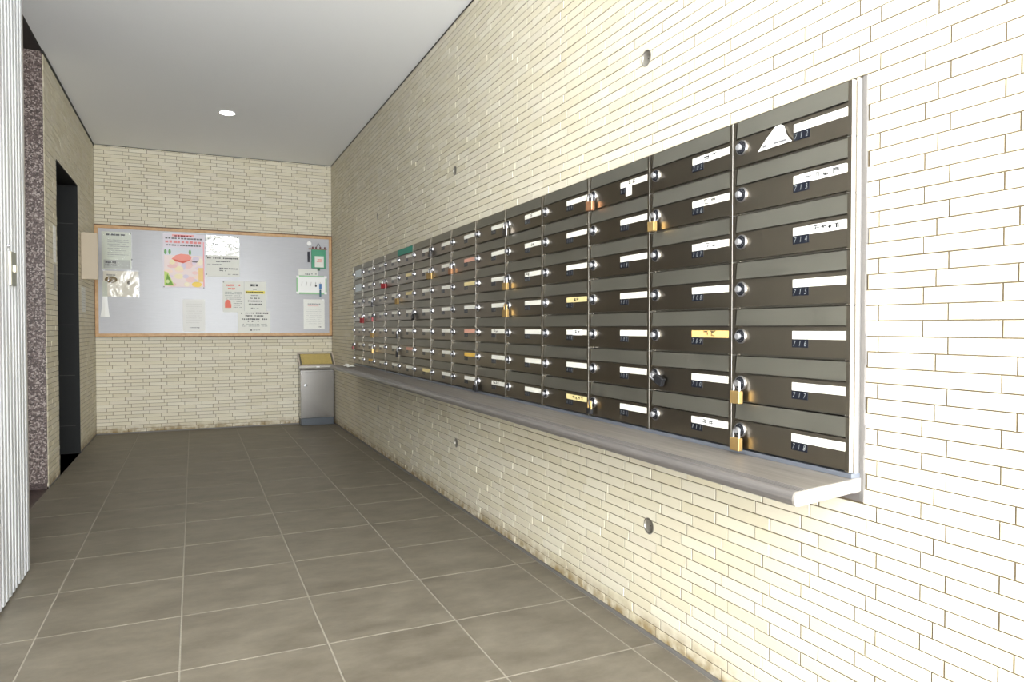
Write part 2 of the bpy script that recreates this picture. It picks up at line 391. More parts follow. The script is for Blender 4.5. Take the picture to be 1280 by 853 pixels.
# left wall with the dark opening
D0, D1, DZ, PY = 5.555, 6.5, 2.125, 5.13
m = Mesh(); m.box(-1.25, L-REC, PY+.03, D0-.005, 0, C); m.box(-1.25, L-REC, D1+.005, B+.01, 0, C); m.box(-1.25, L-REC, D0-.005, D1+.005, DZ+.005, C)
wl = struct('wall_left', m.data('wall_left', MORTAR))
bricks(PY+.012, B, .07, [(D0-.004, D1+.004, -.1, DZ+.004)], axis_left, wl, 0)
link('base_joint', Mesh().box(L-DEP, L+.003, PY+.03, D0, 0, Z0).box(L-DEP, L+.003, D1, B, 0, Z0).data('base_joint', SEALANT), wl)
struct('trim_3', Mesh().box(L-.01, L+.006, PY, B, C-.016, C-.0005).data('trim_3', TRIM))
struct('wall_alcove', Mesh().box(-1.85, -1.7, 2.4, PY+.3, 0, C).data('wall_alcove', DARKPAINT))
struct('wall_entrance', Mesh().box(-1.85, L-.03, YN, 2.4, 0, C).data('wall_entrance', mat('entrance_plaster', lin(205, 203, 198), .8)))
# granite end of the left wall
gp = struct('pillar', Mesh().cbox(-1.7, L-.002, PY, PY+.03, .035, C-.004, .002).data('pillar', GRAN))
link('plinth', Mesh().box(-1.7, L-.006, PY+.004, PY+.03, 0, .034).data('plinth', GRANF), gp)
# the door recess
dr = struct('door_1', Mesh().box(-1.25, -1.2, D0, D1, .004, DZ).data('door_1', CHAR))
link('jamb', Mesh().box(-1.2, L+.002, D1-.004, D1+.004, 0, DZ).data('jamb', CHAR), dr)
link('jamb', Mesh().box(-1.2, L+.002, D0-.004, D0+.004, 0, DZ).data('jamb', CHAR), dr)
link('lintel', Mesh().box(-1.2, L+.002, D0+.004, D1-.004, DZ-.004, DZ+.004).data('lintel', CHAR), dr)
link('threshold', Mesh().box(-1.2, L, D0+.004, D1-.004, -.02, -.001).data('threshold', GRANF), dr)
for z in (.22, .62, 1.02, 1.42, 1.82): link('panel_seam', Mesh().box(-1.2, L-.03, D1-.0055, D1-.0038, z, z+.004).data('panel_seam', TRIM), dr)

# ------------------------------------------------------------------ ceiling downlights
def downlight(x, y, label):
    t = thing('downlight', label, 'ceiling light', (x, y, C))
    link('rim', Mesh().lathe([(0, .066), (-.004, .066), (-.006, .060), (-.003, .054), (0, .054)], (0, 0, 0), 'z', 32, False).data('rim', WHITEP, True), t)
    link('diffuser', Mesh().lathe([(-.0015, .0545), (-.0035, .045), (-.004, .0)], (0, 0, 0), 'z', 32, False).data('diffuser', LAMP, True), t)
    d = bpy.data.lights.new('downlight_bulb', 'SPOT'); d.energy = DOWN_W; d.spot_size = math.radians(140); d.spot_blend = 1; d.shadow_soft_size = .05; d.color = (1, .9, .72)
    o = bpy.data.objects.new('downlight_bulb', d); COL.objects.link(o); o.location = (0, 0, -.02); o.parent = t
downlight(.26, 6.01, 'round white downlight in ceiling near the notice board end')

# ------------------------------------------------------------------ mailbox bank
bank = struct('mailbox_rack', None, None, (A, MY, MZB))  # rack around the mailboxes: back panel, side trims, sealant, rail and column strips
m = Mesh().box(0, .028, .001, NC*MW-.001, -.06, MZT-MZB+.012)
link('back_panel', m.data('back_panel', INNER), bank)
link('side_trim', Mesh().cbox(-.019, -.0115, -.0008, .004, -.001, MZT-MZB+.006, .0006).data('side_trim', PALE), bank)
link('side_trim', Mesh().cbox(-.0118, .0, .0015, .004, -.001, MZT-MZB+.006, .0004).data('side_trim', SEALANT), bank)
m = Mesh()
for i in range(28):
    z0, z1 = -.06+i*(MZT-MZB+.07)/28, -.06+(i+1)*(MZT-MZB+.07)/28; e = random.uniform(0, .0035)
    m.box(-.0045, .002, -.0085-e, .001, z0, z1)
link('sealant', m.data('sealant', SEALANT), bank)
link('top_trim', Mesh().box(-.004, .0, .001, NC*MW-.001, MZT-MZB+.0008, MZT-MZB+.0125).data('top_trim', STEEL_D), bank)
link('base_rail', Mesh().box(-.031, .0, .0, NC*MW, -.0118, -.0012).data('base_rail', BLUEG), bank)
sm = Mesh().cbox(-.0362, -.012, -.0009, .0009, .001, MZT-MZB-.001, .0004).data('column_strip', EDGE)
for c in range(1, NC+1): link('column_strip', sm, bank, (0, c*MW, 0))
link('column_strip', Mesh().cbox(-.0362, -.0255, .0004, .0016, .001, MZT-MZB-.001, .0003).data('column_strip', PALE), bank)

# digit outlines from the built-in font
DG = {}
for ch in '0123456789':
    cu = bpy.data.curves.new('digit', 'FONT'); cu.body = ch; cu.size = 1; cu.resolution_u = 3; cu.shear = .22; cu.offset = -.014
    o = bpy.data.objects.new('digit', cu); COL.objects.link(o)
    me = bpy.data.meshes.new_from_object(o); vv = [v.co.copy() for v in me.vertices]
    x0 = min(v.x for v in vv); x1 = max(v.x for v in vv); y0 = min(v.y for v in vv); y1 = max(v.y for v in vv)
    DG[ch] = ([((v.x-(x0+x1)/2)/(y1-y0), (v.y-y0)/(y1-y0)) for v in vv], [tuple(p.vertices) for p in me.polygons])
    bpy.data.objects.remove(o, do_unlink=True)
def number_mesh(txt, wid, hei, x):
    m = Mesh()
    for i, ch in enumerate(txt):
        vv, ff = DG[ch]; n = len(m.v); cx = wid*(i+.5)/len(txt)
        m.v += [(x, wid - (cx + p*hei*.82), q*hei) for p, q in vv]; m.f += [tuple(n+k for k in f) for f in ff]
    return m.data('digits', DIGIT, fix=False)
def yz(s): return MW - s                         # s runs from the lock side
# shared meshes, local: x 0 = face (positive into the wall), y 0 = card side, z 0 = bottom
ME = {}
m = Mesh().box(.0125, .0352, .002, MW-.002, .0015, MP-.0012); ME['body'] = m.data('body', INNER)
ME['rim'] = Mesh().box(0, .012, -.0051, .0051, .003, MP-.0008).data('rim', STEEL_D)
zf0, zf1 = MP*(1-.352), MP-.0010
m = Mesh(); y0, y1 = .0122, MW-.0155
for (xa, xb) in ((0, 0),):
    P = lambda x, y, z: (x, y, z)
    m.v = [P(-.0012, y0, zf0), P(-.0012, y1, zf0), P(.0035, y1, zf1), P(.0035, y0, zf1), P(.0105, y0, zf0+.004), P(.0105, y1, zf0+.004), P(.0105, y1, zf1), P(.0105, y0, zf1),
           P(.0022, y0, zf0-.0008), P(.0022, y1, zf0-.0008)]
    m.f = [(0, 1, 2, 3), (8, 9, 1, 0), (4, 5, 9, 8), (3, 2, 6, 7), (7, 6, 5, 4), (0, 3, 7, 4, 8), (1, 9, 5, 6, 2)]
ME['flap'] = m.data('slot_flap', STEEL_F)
zd0, zd1 = .0062, MP*(1-.388)
m = Mesh().box(0, .0118, .0120, MW-.0130, zd0, zd1); ME['door'] = m.data('door', STEEL_D)
m = Mesh().box(.0095, .0122, .0122, MW-.0132, .0028, zd0-.0012); ME['lip'] = m.data('bottom_lip', INNER)
LY, LZ = MW-.0365, MP*(1-.578)
ME['lock'] = Mesh().lathe([(0.001, .0192), (-.0045, .0192), (-.006, .0184), (-.006, .0170), (-.004, .0166), (-.004, .0)], (0, 0, 0), 'x', 28, False).data('dial_lock', CHROME, True)
m = Mesh().lathe([(-.0035, .0164), (-.0060, .0160), (-.0070, .0146), (-.0070, .0)], (0, 0, 0), 'x', 24, False); ME['dial'] = m.data('dial', DIAL, True)
m = Mesh().lathe([(-.008, .0070), (-.010, .0068), (-.012, .0084), (-.0165, .0084), (-.018, .0070), (-.018, 0)], (0, .0, .0), 'x', 18, False); ME['knob'] = m.data('knob', KNOB, True)
m = Mesh()
for k in range(10):
    a = 2*math.pi*k/10; p = Vector((-.0074, .0122*math.cos(a), .0112*math.sin(a)))
    m.box(p.x, p.x+.0006, p.y-.0004, p.y+.0004, p.z-.0006, p.z+.0006)
ME['tick'] = m.data('dial_marks', DIGIT)
CW, CH_ = .150, MP*.156
ME['card'] = {}
def cardmesh(mm): 
    if mm.name not in ME['card']: ME['card'][mm.name] = Mesh().box(-.0007, .0003, 0, CW, 0, CH_).data('name_card', mm)
    return ME['card'][mm.name]
PW, PH = .0475, MP*.163
ME['plate'] = Mesh().box(-.0010, .0003, 0, PW, 0, PH).data('number_plate', PLATE)
ME['pin'] = Mesh().lathe([(0, .0022), (.010, .0022)], (0, 0, 0), 'y', 8).data('hinge_pin', STRIP)
def scribble(n, y0, y1, z0, z1, x, rnd, mm, wr_=.8):
    """illegible handwriting: a few short strokes per character"""
    m = Mesh(); cw = (y1-y0)/n
    for i in range(n):
        cy = y0+(i+.5)*cw; hw = cw*wr_/2; hz = (z1-z0)
        for _ in range(5):
            if rnd.random() < .5: z = z0+rnd.random()*hz; m.box(x-.0002, x, cy-hw*rnd.uniform(.4, 1), cy+hw*rnd.uniform(.4, 1), z, z+hz*.15)
            else: y = cy+rnd.uniform(-.8, .8)*hw; m.box(x-.0002, x, y, y+hz*.13, z0+rnd.random()*hz*.4, z1-rnd.random()*hz*.4)
    return m.data('writing', mm)
NUM = [f'{f}{i:02d}' for f in (2, 3, 4, 5, 6, 7) for i in range(1, 19)]
NUM = NUM[len(NUM)-NC*NR:]
ordn = ['topmost', 'second from the top', 'third from the top', 'middle', 'third from the bottom', 'second from the bottom', 'lowest']
colw = ['first', 'second', 'third', 'fourth', 'fifth', 'sixth', 'seventh', 'eighth', 'ninth', 'tenth']
CARDM = {(1, 4): CARD_O, (3, 3): CARD_Y, (3, 6): CARD_Y, (6, 1): CARD_P, (6, 4): CARD_P, (6, 5): CARD_G, (6, 2): CARD_Y, (9, 1): CARD_Y, (9, 2): CARD_Y, (9, 5): CARD_P, (8, 6): CARD_Y, (12, 6): CARD_G, (13, 0): CARD_W, (13, 1): CARD_W}
WRITE = {(0, 1): (.2, .9), (0, 2): (.4, .9), (1, 0): (.3, .7), (1, 1): (.3, .7), (1, 2): (.35, .7), (1, 4): (.3, .7), (1, 6): (.3, .65), (2, 0): (.3, .6), (3, 3): (.35, .65), (3, 4): (.4, .7), (3, 6): (.3, .85), (4, 0): (.35, .5), (4, 1): (.4, .6), (4, 2): (.1, .3), (5, 4): (.15, .5), (5, 6): (.1, .6)}
boxes = {}
for c in range(NC):
    for r in range(NR):
        num = NUM[(NC-1-c)*NR + r]
        if c <= 6: lab = f'steel mailbox, {ordn[r]} in the {colw[c]} column counted from the open entrance end'
        else: lab = f'steel mailbox, {ordn[r]} in the {colw[NC-1-c]} column counted from the notice board end'
        if c <= 3: lab = lab.replace('mailbox,', f'mailbox {num},').replace(' counted', '')
        if (c, r) == (1, 4): lab = 'brushed steel mailbox 709 with an orange name card'
        if (c, r) == (9, 0): lab = 'steel mailbox with teal tape over its slot, topmost in its column'
        t = thing('mailbox', lab, 'mailbox', (MX, MY+c*MW, MZB+(NR-1-r)*MP), 'steel mailboxes on the tiled wall'); boxes[c, r] = t
        rnd = random.Random(c*17+r)
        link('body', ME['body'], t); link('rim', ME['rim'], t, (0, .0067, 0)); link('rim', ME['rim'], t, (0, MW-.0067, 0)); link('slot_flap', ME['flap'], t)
        d = link('door', ME['door'], t); link('bottom_lip', ME['lip'], t)
        lk = link('dial_lock', ME['lock'], t, (0, LY, LZ)); link('dial', ME['dial'], lk)
        kn = link('knob', ME['knob'], lk); kn.rotation_euler = (rnd.uniform(0, 6), 0, 0)
        if c < 5: link('dial_marks', ME['tick'], lk)
        if c < 5: link('hinge_pin', ME['pin'], t, (.004, MW-.026, .0028)); link('hinge_pin', ME['pin'], t, (.004, .006, .0028))
        cm = CARDM.get((c, r), CARD)
        cz = MP*(1-.617); cdx = link('name_card', cardmesh(cm), t, (-.0004, MW-.357, cz))
        if cm is not CARD: cdx['label'] = {'orange_card': 'orange name card', 'pink_card': 'pinkish name card', 'yellow_card': 'yellow name card', 'yellowed_card': 'yellowed name card', 'pale_sticker': 'pale sticker'}[cm.name]
        if (c, r) in WRITE:
            a, b = WRITE[c, r]; link('writing', scribble(2 if b-a < .45 else 4, CW*(1-b), CW*(1-a), CH_*.2, CH_*.85, -.0011, rnd, INK), cdx)
            if c == 0 or (c, r) in ((1, 0), (1, 2), (1, 6), (3, 4)): link('paper_slip', Mesh().box(-.0009, -.0006, CW*(1-b)-.012, CW*(1-a)+.012, -.001, CH_+.001).data('paper_slip', WHITEP), cdx)
        pl = link('number_plate', ME['plate'], t, (-.0004, MW-.2065-PW, cz-PH))
        link('digits', number_mesh(num, PW, PH*.62, -.0013), pl).location = (0, 0, PH*.18)
tp = boxes[9, 0]; link('tape', Mesh().box(-.0025, -.0018, .004, MW-.004, zf0, MP-.003).data('tape', TEAL), tp)['label'] = 'teal tape over the slot'
for r in (0, 1): link('sticker', Mesh().box(-.0022, -.0014, .05, MW-.09, .02, .08).data('sticker', CARD_W), boxes[13, r])['label'] = 'pale rectangular sticker'
link('sticker', Mesh().cbox(-.0022, -.0012, MW-.272, MW-.2395, .016, .047, .0004).data('sticker', WHITEP), boxes[2, 0])['label'] = 'small white rounded sticker'

# padlocks
def padlock(c, r, bm_, sm_, words, roll=0., turn=0., w_=.034, h_=.033):
    place = colw[c] + ' column from the entrance end' if c < 7 else colw[NC-1-c] + ' column from the notice board end'
    t = thing('padlock', f'{words} on mailbox {ordn[r]}, {place}', 'padlock', (MX-.0165, MY+c*MW+LY, MZB+(NR-1-r)*MP+LZ), 'padlocks on the mailboxes')
    t.rotation_euler = (roll, 0, turn)
    bz = -.0195-h_
    b = link('lock_body', Mesh().cbox(-.0072, .0072, -w_/2, w_/2, bz, bz+h_, .0016).data('lock_body', bm_), t)
    link('keyhole', Mesh().lathe([(bz-.0006, .004), (bz+.0004, .004)], (0, 0, 0), 'z', 12).data('keyhole', DARK), b)
    pts = [(0, -.0105, bz+h_-.004), (0, -.0105, -.010)] + [(0, -.0105*math.cos(math.pi*k/8), -.004+.0105*math.sin(math.pi*k/8)) for k in range(9)] + [(0, .0105, -.010), (0, .0105, bz+h_-.004)]
    link('shackle', Mesh().tube(pts, .0029, 8).data('shackle', sm_, True), t)
    return t
padlock(0, 5, BRASS, CHROME, 'brass padlock')
padlock(0, 6, BRASS, CHROME, 'brass padlock')
padlock(1, 1, BRASS, CHROME, 'small brass padlock', 0, .1, .030, .030)
padlock(1, 5, BLACKP, CHROME, 'sideways black combination padlock', -1.15, .1, .026, .036)
padlock(2, 0, COPPER, CHROME, 'coppery padlock', 0, .2)
padlock(2, 6, BLACKP, BRASS, 'small black padlock with brass shackle', 0, 0, .024, .022)
padlock(4, 0, SILVER, CHROME, 'silver padlock', 0, .3, .030, .034)
padlock(4, 2, BRASS, CHROME, 'brass padlock', 0, .2)
padlock(4, 3, BRASS, BRASS, 'shiny brass padlock', 0, .2)
padlock(5, 6, BLACKP, CHROME, 'black padlock with long silver shackle', .12, 0, .040, .032)
padlock(6, 1, COPPER, CHROME, 'brownish padlock', 0, .2)
padlock(7, 0, BLACKP, BLACKP, 'black padlock', 0, 0, .036, .026)
padlock(7, 1, BRASS, CHROME, 'large brass padlock', 0, .4, .046, .036)
padlock(8, 3, BLACKP, CHROME, 'black padlock', -.4, 0, .038, .030)
padlock(9, 2, BRASS, CHROME, 'brass padlock', 0, .3, .036, .040)
padlock(9, 4, BLACKP, CHROME, 'slim dark padlock', 0, 0, .022, .034)
padlock(9, 5, BLACKP, CHROME, 'dark padlock', .2, 0, .026, .040)
padlock(10, 1, RED, CHROME, 'red padlock', 0, .5, .050, .034)
padlock(11, 2, BLACKP, CHROME, 'black padlock', 0, 0, .024, .040)
padlock(11, 3, RED, BLACKP, 'dark red padlock', 0, 0, .030, .034)
padlock(11, 4, BRASS, CHROME, 'brass padlock', 0, .3, .036, .038)
padlock(11, 5, BRASS, CHROME, 'brass padlock', 0, 0, .028, .040)
padlock(12, 3, RED, CHROME, 'bright red padlock', 0, .4, .044, .042)
padlock(13, 5, RED, BLACKP, 'red padlock', 0, 0, .040, .030)
# folded flyer hanging out of box 712
m = Mesh()
fy = lambda s: MY + MW - s; fz = lambda t_: MZB + NR*MP - t_*MP
pts = [(.098, .79), (.206, .772), (.190, .62), (.178, .42), (.168, .37), (.150, .385), (.120, .58)]
fr = [(MX-.0035-.004*(t_ > .6), fy(s_), fz(t_)) for s_, t_ in pts]; bk = [(x+.0018, y, z) for x, y, z in fr]; n = len(fr)
m.v = fr+bk; m.f = [tuple(range(n)), tuple(range(2*n-1, n-1, -1))] + [(i, (i+1) % n, n+(i+1) % n, n+i) for i in range(n)]
o = thing('flyer', 'folded white flyer sticking out of mailbox 712', 'flyer', me=m.data('flyer', WHITEP))
link('print', Mesh().box(MX-.0082, MX-.0078, fy(.19), fy(.15), fz(.735), fz(.70)).box(MX-.0082, MX-.0078, fy(.125), fy(.115), fz(.74), fz(.69)).data('print', INK_S), o)

# ------------------------------------------------------------------ shelf under the mailboxes
SX, SZ, ST, SY0, SY1 = 1.090, .6690, .030, 1.036, MYE-.01
sh = thing('wall_shelf', 'long grey wood-look ledge under the mailboxes', 'shelf', (A, SY0, SZ))
def shelf_profile():
    r = .016; p = [(A-.002, 0), (SX+.05, 0)]
    for k in range(4):                            # shallow grooves of the anti-slip nosing
        x = SX+.046-k*.007; p += [(x, 0), (x-.001, -.0012), (x-.003, -.0012), (x-.004, 0)]
    for k in range(1, 9):
        a = math.pi/2*k/8; p.append((SX+r*(1-math.sin(a)), -r*(1-math.cos(a))))
    p += [(SX+.001, -ST+.009), (SX+.004, -ST+.003), (SX+.010, -ST), (A-.002, -ST+.002)]
    return p
pr_ = shelf_profile()
def extrude(p, y0, y1):
    m = Mesh(); n = len(p); sk = lambda x, y: y + max(0, x-SX)/(A-SX)*.042*(y < 1)
    m.v = [(x-A, sk(x, y0), z) for x, z in p] + [(x-A, sk(x, y1), z) for x, z in p]
    m.f = [(i, (i+1) % n, n+(i+1) % n, n+i) for i in range(n)] + [tuple(range(n)), tuple(range(2*n-1, n-1, -1))]; return m
top = [q for q in pr_ if q[0] >= SX+.049] ; x_s = SX+.05
deck = [(A-.002, 0), (x_s, 0), (x_s, -ST+.001), (A-.002, -ST+.002)]
nose = [(x_s, 0)] + [q for q in pr_ if q[0] < x_s-.0005] ; nose = nose[:-0 or None]; nose.append((x_s, -ST))
link('deck', extrude(deck, .006, SY1-SY0).data('deck', SHELF), sh)
link('nosing', extrude(nose, .006, SY1-SY0).data('nosing', NOSE, True), sh)
link('end_cap', extrude([(A-.002, .0004)] + [(x, z+.0004) for x, z in nose[-1:0:-1]][::-1][0:0] + [(x_s, .0004)] + [(x-.0004, z) for x, z in nose[1:-1]] + [(A-.002, -ST+.0016)], .0, .006).data('end_cap', mat('end_cap_grey', lin(150, 144, 138), .5, bump=(.3, (20, 20, 300)))), sh)
link('wall_angle', Mesh().box(-.004, .0, .036, SY1-SY0, -.052, -.0285).box(-.024, -.004, .045, SY1-SY0, -.0335, -.0305).data('wall_angle', mat('angle_grey', lin(120, 114, 112), .5, .3)), sh)
# loose papers on the far end of the ledge
o = thing('paper_scrap', 'crumpled white paper on the ledge under the farthest mailboxes', 'paper', (1.2, MYE-.30, SZ+.0005))
m = Mesh(); hs = [[random.uniform(.0, .03)*(1 if 0 < i < 5 and 0 < j < 3 else .25) for j in range(4)] for i in range(6)]
for i in range(6):
    for j in range(4): m.v.append((j*.025-.04, i*.045-.11, hs[i][j]))
for i in range(5):
    for j in range(3): m.f.append((i*4+j, i*4+j+1, i*4+j+5, i*4+j+4))
link('sheet', m.data('sheet', WHITEP, fix=False), o)

# ------------------------------------------------------------------ notice board on the back wall
BX0, BX1, BZ0, BZ1, BY = L+.004, A-.006, .917, 1.95, B-.034
bd = thing('notice_board', 'wide steel notice board with thin wooden frame on back wall', 'notice board', (0, B, BZ0))
FWD = .028
link('panel', Mesh().box(BX0+.01, BX1-.01, BY+.004-B, .0, .01, BZ1-BZ0-.01).data('panel', BOARD), bd)
for (x0, x1, z0, z1) in ((BX0, BX1, BZ1-FWD, BZ1), (BX0, BX1, BZ0, BZ0+FWD), (BX0, BX0+FWD, BZ0+FWD, BZ1-FWD), (BX1-FWD, BX1, BZ0+FWD, BZ1-FWD)):
    fo = link('frame_rail', Mesh().cbox(x0, x1, BY-.0003-B, .0, z0-BZ0, z1-BZ0, .002).data('frame_rail', FRAMEW), bd)
E_ = .009
for (x0, x1, z0, z1) in ((BX0-.002, BX1+.004, BZ1, BZ1+E_), (BX0-.002, BX1+.004, BZ0-E_, BZ0), (BX0-.003, BX0, BZ0, BZ1), (BX1, BX1+.005, BZ0, BZ1)):
    link('frame_edge', Mesh().box(x0, x1, BY+.001-B, .0, z0-BZ0, z1-BZ0).data('frame_edge', FRAMED), bd)
PINM = mat('dark_pin', lin(50, 50, 60), .4)
def notice(name, label, cat, x0, z1, x1, z0, mm, y=BY+.0028, curl=.002, pins=()):
    """sheet pinned flat on the board, corners lifting a little"""
    t = thing(name, label, cat, ((x0+x1)/2, y, z0)); w_, h_ = (x1-x0), z1-z0; n = 6; m = Mesh()
    for i in range(n+1):
        for j in range(n+1):
            a, b = i/n, j/n; m.v.append(((a-.5)*w_, -.0008-curl*((abs(a-.5)*2)**3*(1-b)), b*h_))
    for i in range(n):
        for j in range(n): q = i*(n+1)+j; m.f.append((q, q+n+1, q+n+2, q+1))
    k = len(m.v); m.v += [(x, y_+.0006, z) for x, y_, z in m.v]; m.f += [tuple(k+v for v in f[::-1]) for f in m.f]
    s = link('sheet', m.data('sheet', mm, fix=False), t)
    for (a, b) in pins: link('pin', Mesh().lathe([(-.006, .005), (-.003, .006), (.0, .006)], ((a-.5)*w_, 0, b*h_), 'y', 12).data('pin', PINM), t)
    t['_w'] = w_; t['_h'] = h_; return t
def marks(t, rows, mm=INK_S, name='print_lines'):
    """rows: (a0, a1, b, height, chars) in fractions of the sheet; broken strokes like small type"""
    w_, h_ = t['_w'], t['_h']; m = Mesh(); rnd = random.Random(int(w_*9973+h_*7919+len(rows)))
    for (a0, a1, b, hh, nch) in rows:
        for i in range(nch):
            if rnd.random() < .1: continue
            p = a0+(a1-a0)*i/nch; q = p+(a1-a0)/nch*rnd.uniform(.6, .92)
            m.box((p-.5)*w_, (q-.5)*w_, -.0036, -.0032, (b-hh*rnd.uniform(.3, .5))*h_, (b+hh*rnd.uniform(.3, .5))*h_)
    o = link(name, m.data(name, mm), t); o['kind'] = 'stuff'; return o
def patch(t, pts, mm, name, d=.0033):
    w_, h_ = t['_w'], t['_h']; m = Mesh(); n = len(pts)
    m.v = [((a-.5)*w_, -d, b*h_) for a, b in pts] + [((a-.5)*w_, -d+.0003, b*h_) for a, b in pts]
    m.f = [tuple(range(n)), tuple(range(2*n-1, n-1, -1))] + [(i, (i+1) % n, n+(i+1) % n, n+i) for i in range(n)]
    return link(name, m.data(name, mm), t)
def ell(cx, cy, rx, ry, n=16, rot=0): return [(cx+rx*math.cos(2*math.pi*k/n+rot), cy+ry*math.sin(2*math.pi*k/n+rot)) for k in range(n)]
def film(t, a0, a1, b0, b1, fm=None):
    w_, h_ = t['_w'], t['_h']; m = Mesh(); n = 8; rnd = random.Random(int(w_*5000))
    for i in range(n+1):
        for j in range(n+1): m.v.append(((a0+(a1-a0)*i/n-.5)*w_, -.006-rnd.uniform(0, .0025)*(fm is not FILM_S), (b0+(b1-b0)*j/n)*h_))
    for i in range(n):
        for j in range(n): q = i*(n+1)+j; m.f.append((q, q+n+1, q+n+2, q+1))
    return link('plastic_sleeve', m.data('plastic_sleeve', fm or FILM, True, fix=False), t)
def rows(n, a0, a1, b0, b1, hh, ch): return [(a0, a1-(.1 if i % 3 == 2 else 0), b1-(b1-b0)*i/max(n-1, 1), hh, ch) for i in range(n)]

t = notice('notice', 'pale form in clear sleeve on the board beside the beige sign', 'notice', -.765, 1.893, -.522, 1.545, PAPER_D, pins=((.99, .98), (1.01, .27)))
marks(t, [(.15, .8, .92, .05, 4)], INK, 'heading'); marks(t, rows(9, .2, .92, .33, .78, .018, 12)); marks(t, [(.12, .5, .18, .06, 5), (.12, .5, .11, .04, 6)], INK, 'stamp_lines')
patch(t, [(.06, .25), (.95, .25), (.95, .02), (.06, .02)], flat('grey_band', 158, 160, 152), 'grey_band', .0026); film(t, 0, 1.03, 0, 1, FILM_S)
t = notice('notice', 'cream card with gold picture in wrinkled plastic sleeve below the form', 'notice', -.755, 1.528, -.465, 1.29, mat('cream_card', lin(214, 208, 192), .6), BY+.001)
patch(t, ell(.22, .66, .18, .13), flat('gold_picture', 112, 92, 52), 'picture'); marks(t, [(.1, .35, .84, .06, 6)], INK_S); patch(t, ell(.72, .55, .05, .07), flat('emblem_ink', 120, 112, 100), 'emblem'); film(t, -.02, 1.02, -.02, 1.05, FILM_M)
t = thing('paper_strip', 'narrow curled white strip hanging below the plastic sleeve', 'paper strip', (-.742, BY, 1.10))
m = Mesh()
for i in range(9):
    b = i/8; w_ = .02+.018*(1-b)**1.5; yy = -.004-.014*(1-b)**2
    m.v += [(-w_, yy, .19*b), (0, yy-.010*(1-b), .19*b), (w_, yy, .19*b)]
for i in range(8):
    for j in range(2): q = i*3+j; m.f.append((q, q+1, q+4, q+3))
k = len(m.v); m.v += [(x, y+.001, z) for x, y, z in m.v]; m.f += [tuple(k+v for v in f[::-1]) for f in m.f]
link('strip', m.data('strip', WHITEP, fix=False), t); link('upper_tab', Mesh().box(-.02, .02, -.004, .0, .19, .33).data('upper_tab', PAPER_D), t)
# the coloured poster
t = notice('poster', 'large pastel pink poster with red heading and coloured drawings', 'poster', -.258, 1.905, .110, 1.383, PAPER_PK, pins=((.02, .015), (.97, .01)))
pal = [flat(f'print_tint_{i}', *c) for i, c in enumerate([(242, 208, 204), (246, 222, 208), (232, 216, 228), (242, 230, 196), (220, 210, 226), (236, 200, 198), (246, 236, 214)])]
patch(t, [(.03, .02), (.97, .02), (.97, .72), (.03, .72)], flat('pink_ground', 240, 224, 222), 'ground', .0026)
patch(t, [(.03, .6), (.97, .6), (.97, .74), (.03, .74)], flat('sky_ground', 222, 224, 232), 'ground', .0028)
rp = random.Random(5)
for i in range(26): patch(t, ell(rp.uniform(.1, .9), rp.uniform(.06, .55), rp.uniform(.05, .12), rp.uniform(.03, .07), 10, rp.random()), pal[i % 7], 'colour_patch', .0029+.00003*i)
patch(t, [(.2, .53), (.3, .60), (.42, .63), (.6, .62), (.68, .58), (.66, .52), (.5, .465), (.3, .50)], flat('print_coral', 240, 158, 146), 'coral_shape', .0042)
patch(t, [(.22, .535), (.42, .50), (.66, .52), (.48, .455), (.3, .485)], flat('print_red', 222, 112, 98), 'red_shape', .0044)
patch(t, [(.68, .50), (.84, .50), (.8, .475), (.7, .48)], flat('print_dark', 120, 112, 116), 'dark_shape', .0042)
patch(t, [(.03, .04), (.26, .04), (.12, .28), (.03, .30)], flat('print_lime', 200, 220, 130), 'pale_green_shape', .0040); patch(t, [(.05, .05), (.24, .05), (.1, .26)], flat('print_green', 122, 166, 80), 'green_triangle', .0043)
patch(t, ell(.11, .115, .04, .035), flat('print_pale', 214, 226, 170), 'pale_dot', .0046)
patch(t, [(.84, .12), (.97, .12), (.97, .38), (.84, .38)], flat('print_amber', 240, 208, 140), 'amber_block', .0042); patch(t, ell(.8, .07, .12, .05), flat('print_yellow', 246, 214, 110), 'yellow_shape', .0043)
for cx in (.06, .16, .64): patch(t, ell(cx, .66, .03, .05), flat(f'print_leaf_{cx}', 120, 170, 110), 'leaf_shape', .0041)
patch(t, [(.22, .985), (.74, .985), (.74, .945), (.22, .945)], flat('print_rose', 240, 176, 174), 'heading_band', .0034)
marks(t, [(.28, .7, .955, .035, 6)], flat('print_maroon', 150, 60, 70), 'heading'); marks(t, [(.06, .95, .91, .03, 12)], INK_S, 'print_lines'); marks(t, [(.06, .92, .845, .05, 9)], flat('print_pinkred', 232, 150, 150), 'red_line'); marks(t, [(.08, .92, .785, .03, 13)], INK_S, 'print_lines')
patch(t, [(.955, .03), (.985, .03), (.985, .86), (.955, .86)], flat('print_edge', 238, 176, 180), 'red_edge', .0045)
t = notice('notice', 'white notice with glossy crinkled plastic over its upper half beside the poster', 'notice', .118, 1.903, .425, 1.502, PAPER, pins=((.02, .97), (.95, .97), (.02, .05), (.03, .5)))
marks(t, [(.04, .98, .45, .035, 16)], INK); marks(t, [(.3, .75, .37, .03, 7), (.05, .5, .30, .015, 10), (.4, .95, .2, .04, 8), (.4, .6, .15, .03, 5), (.65, .98, .06, .02, 7), (.06, .3, .92, .03, 5), (.2, .7, .8, .03, 8)]); film(t, 0, 1, .52, 1.0)
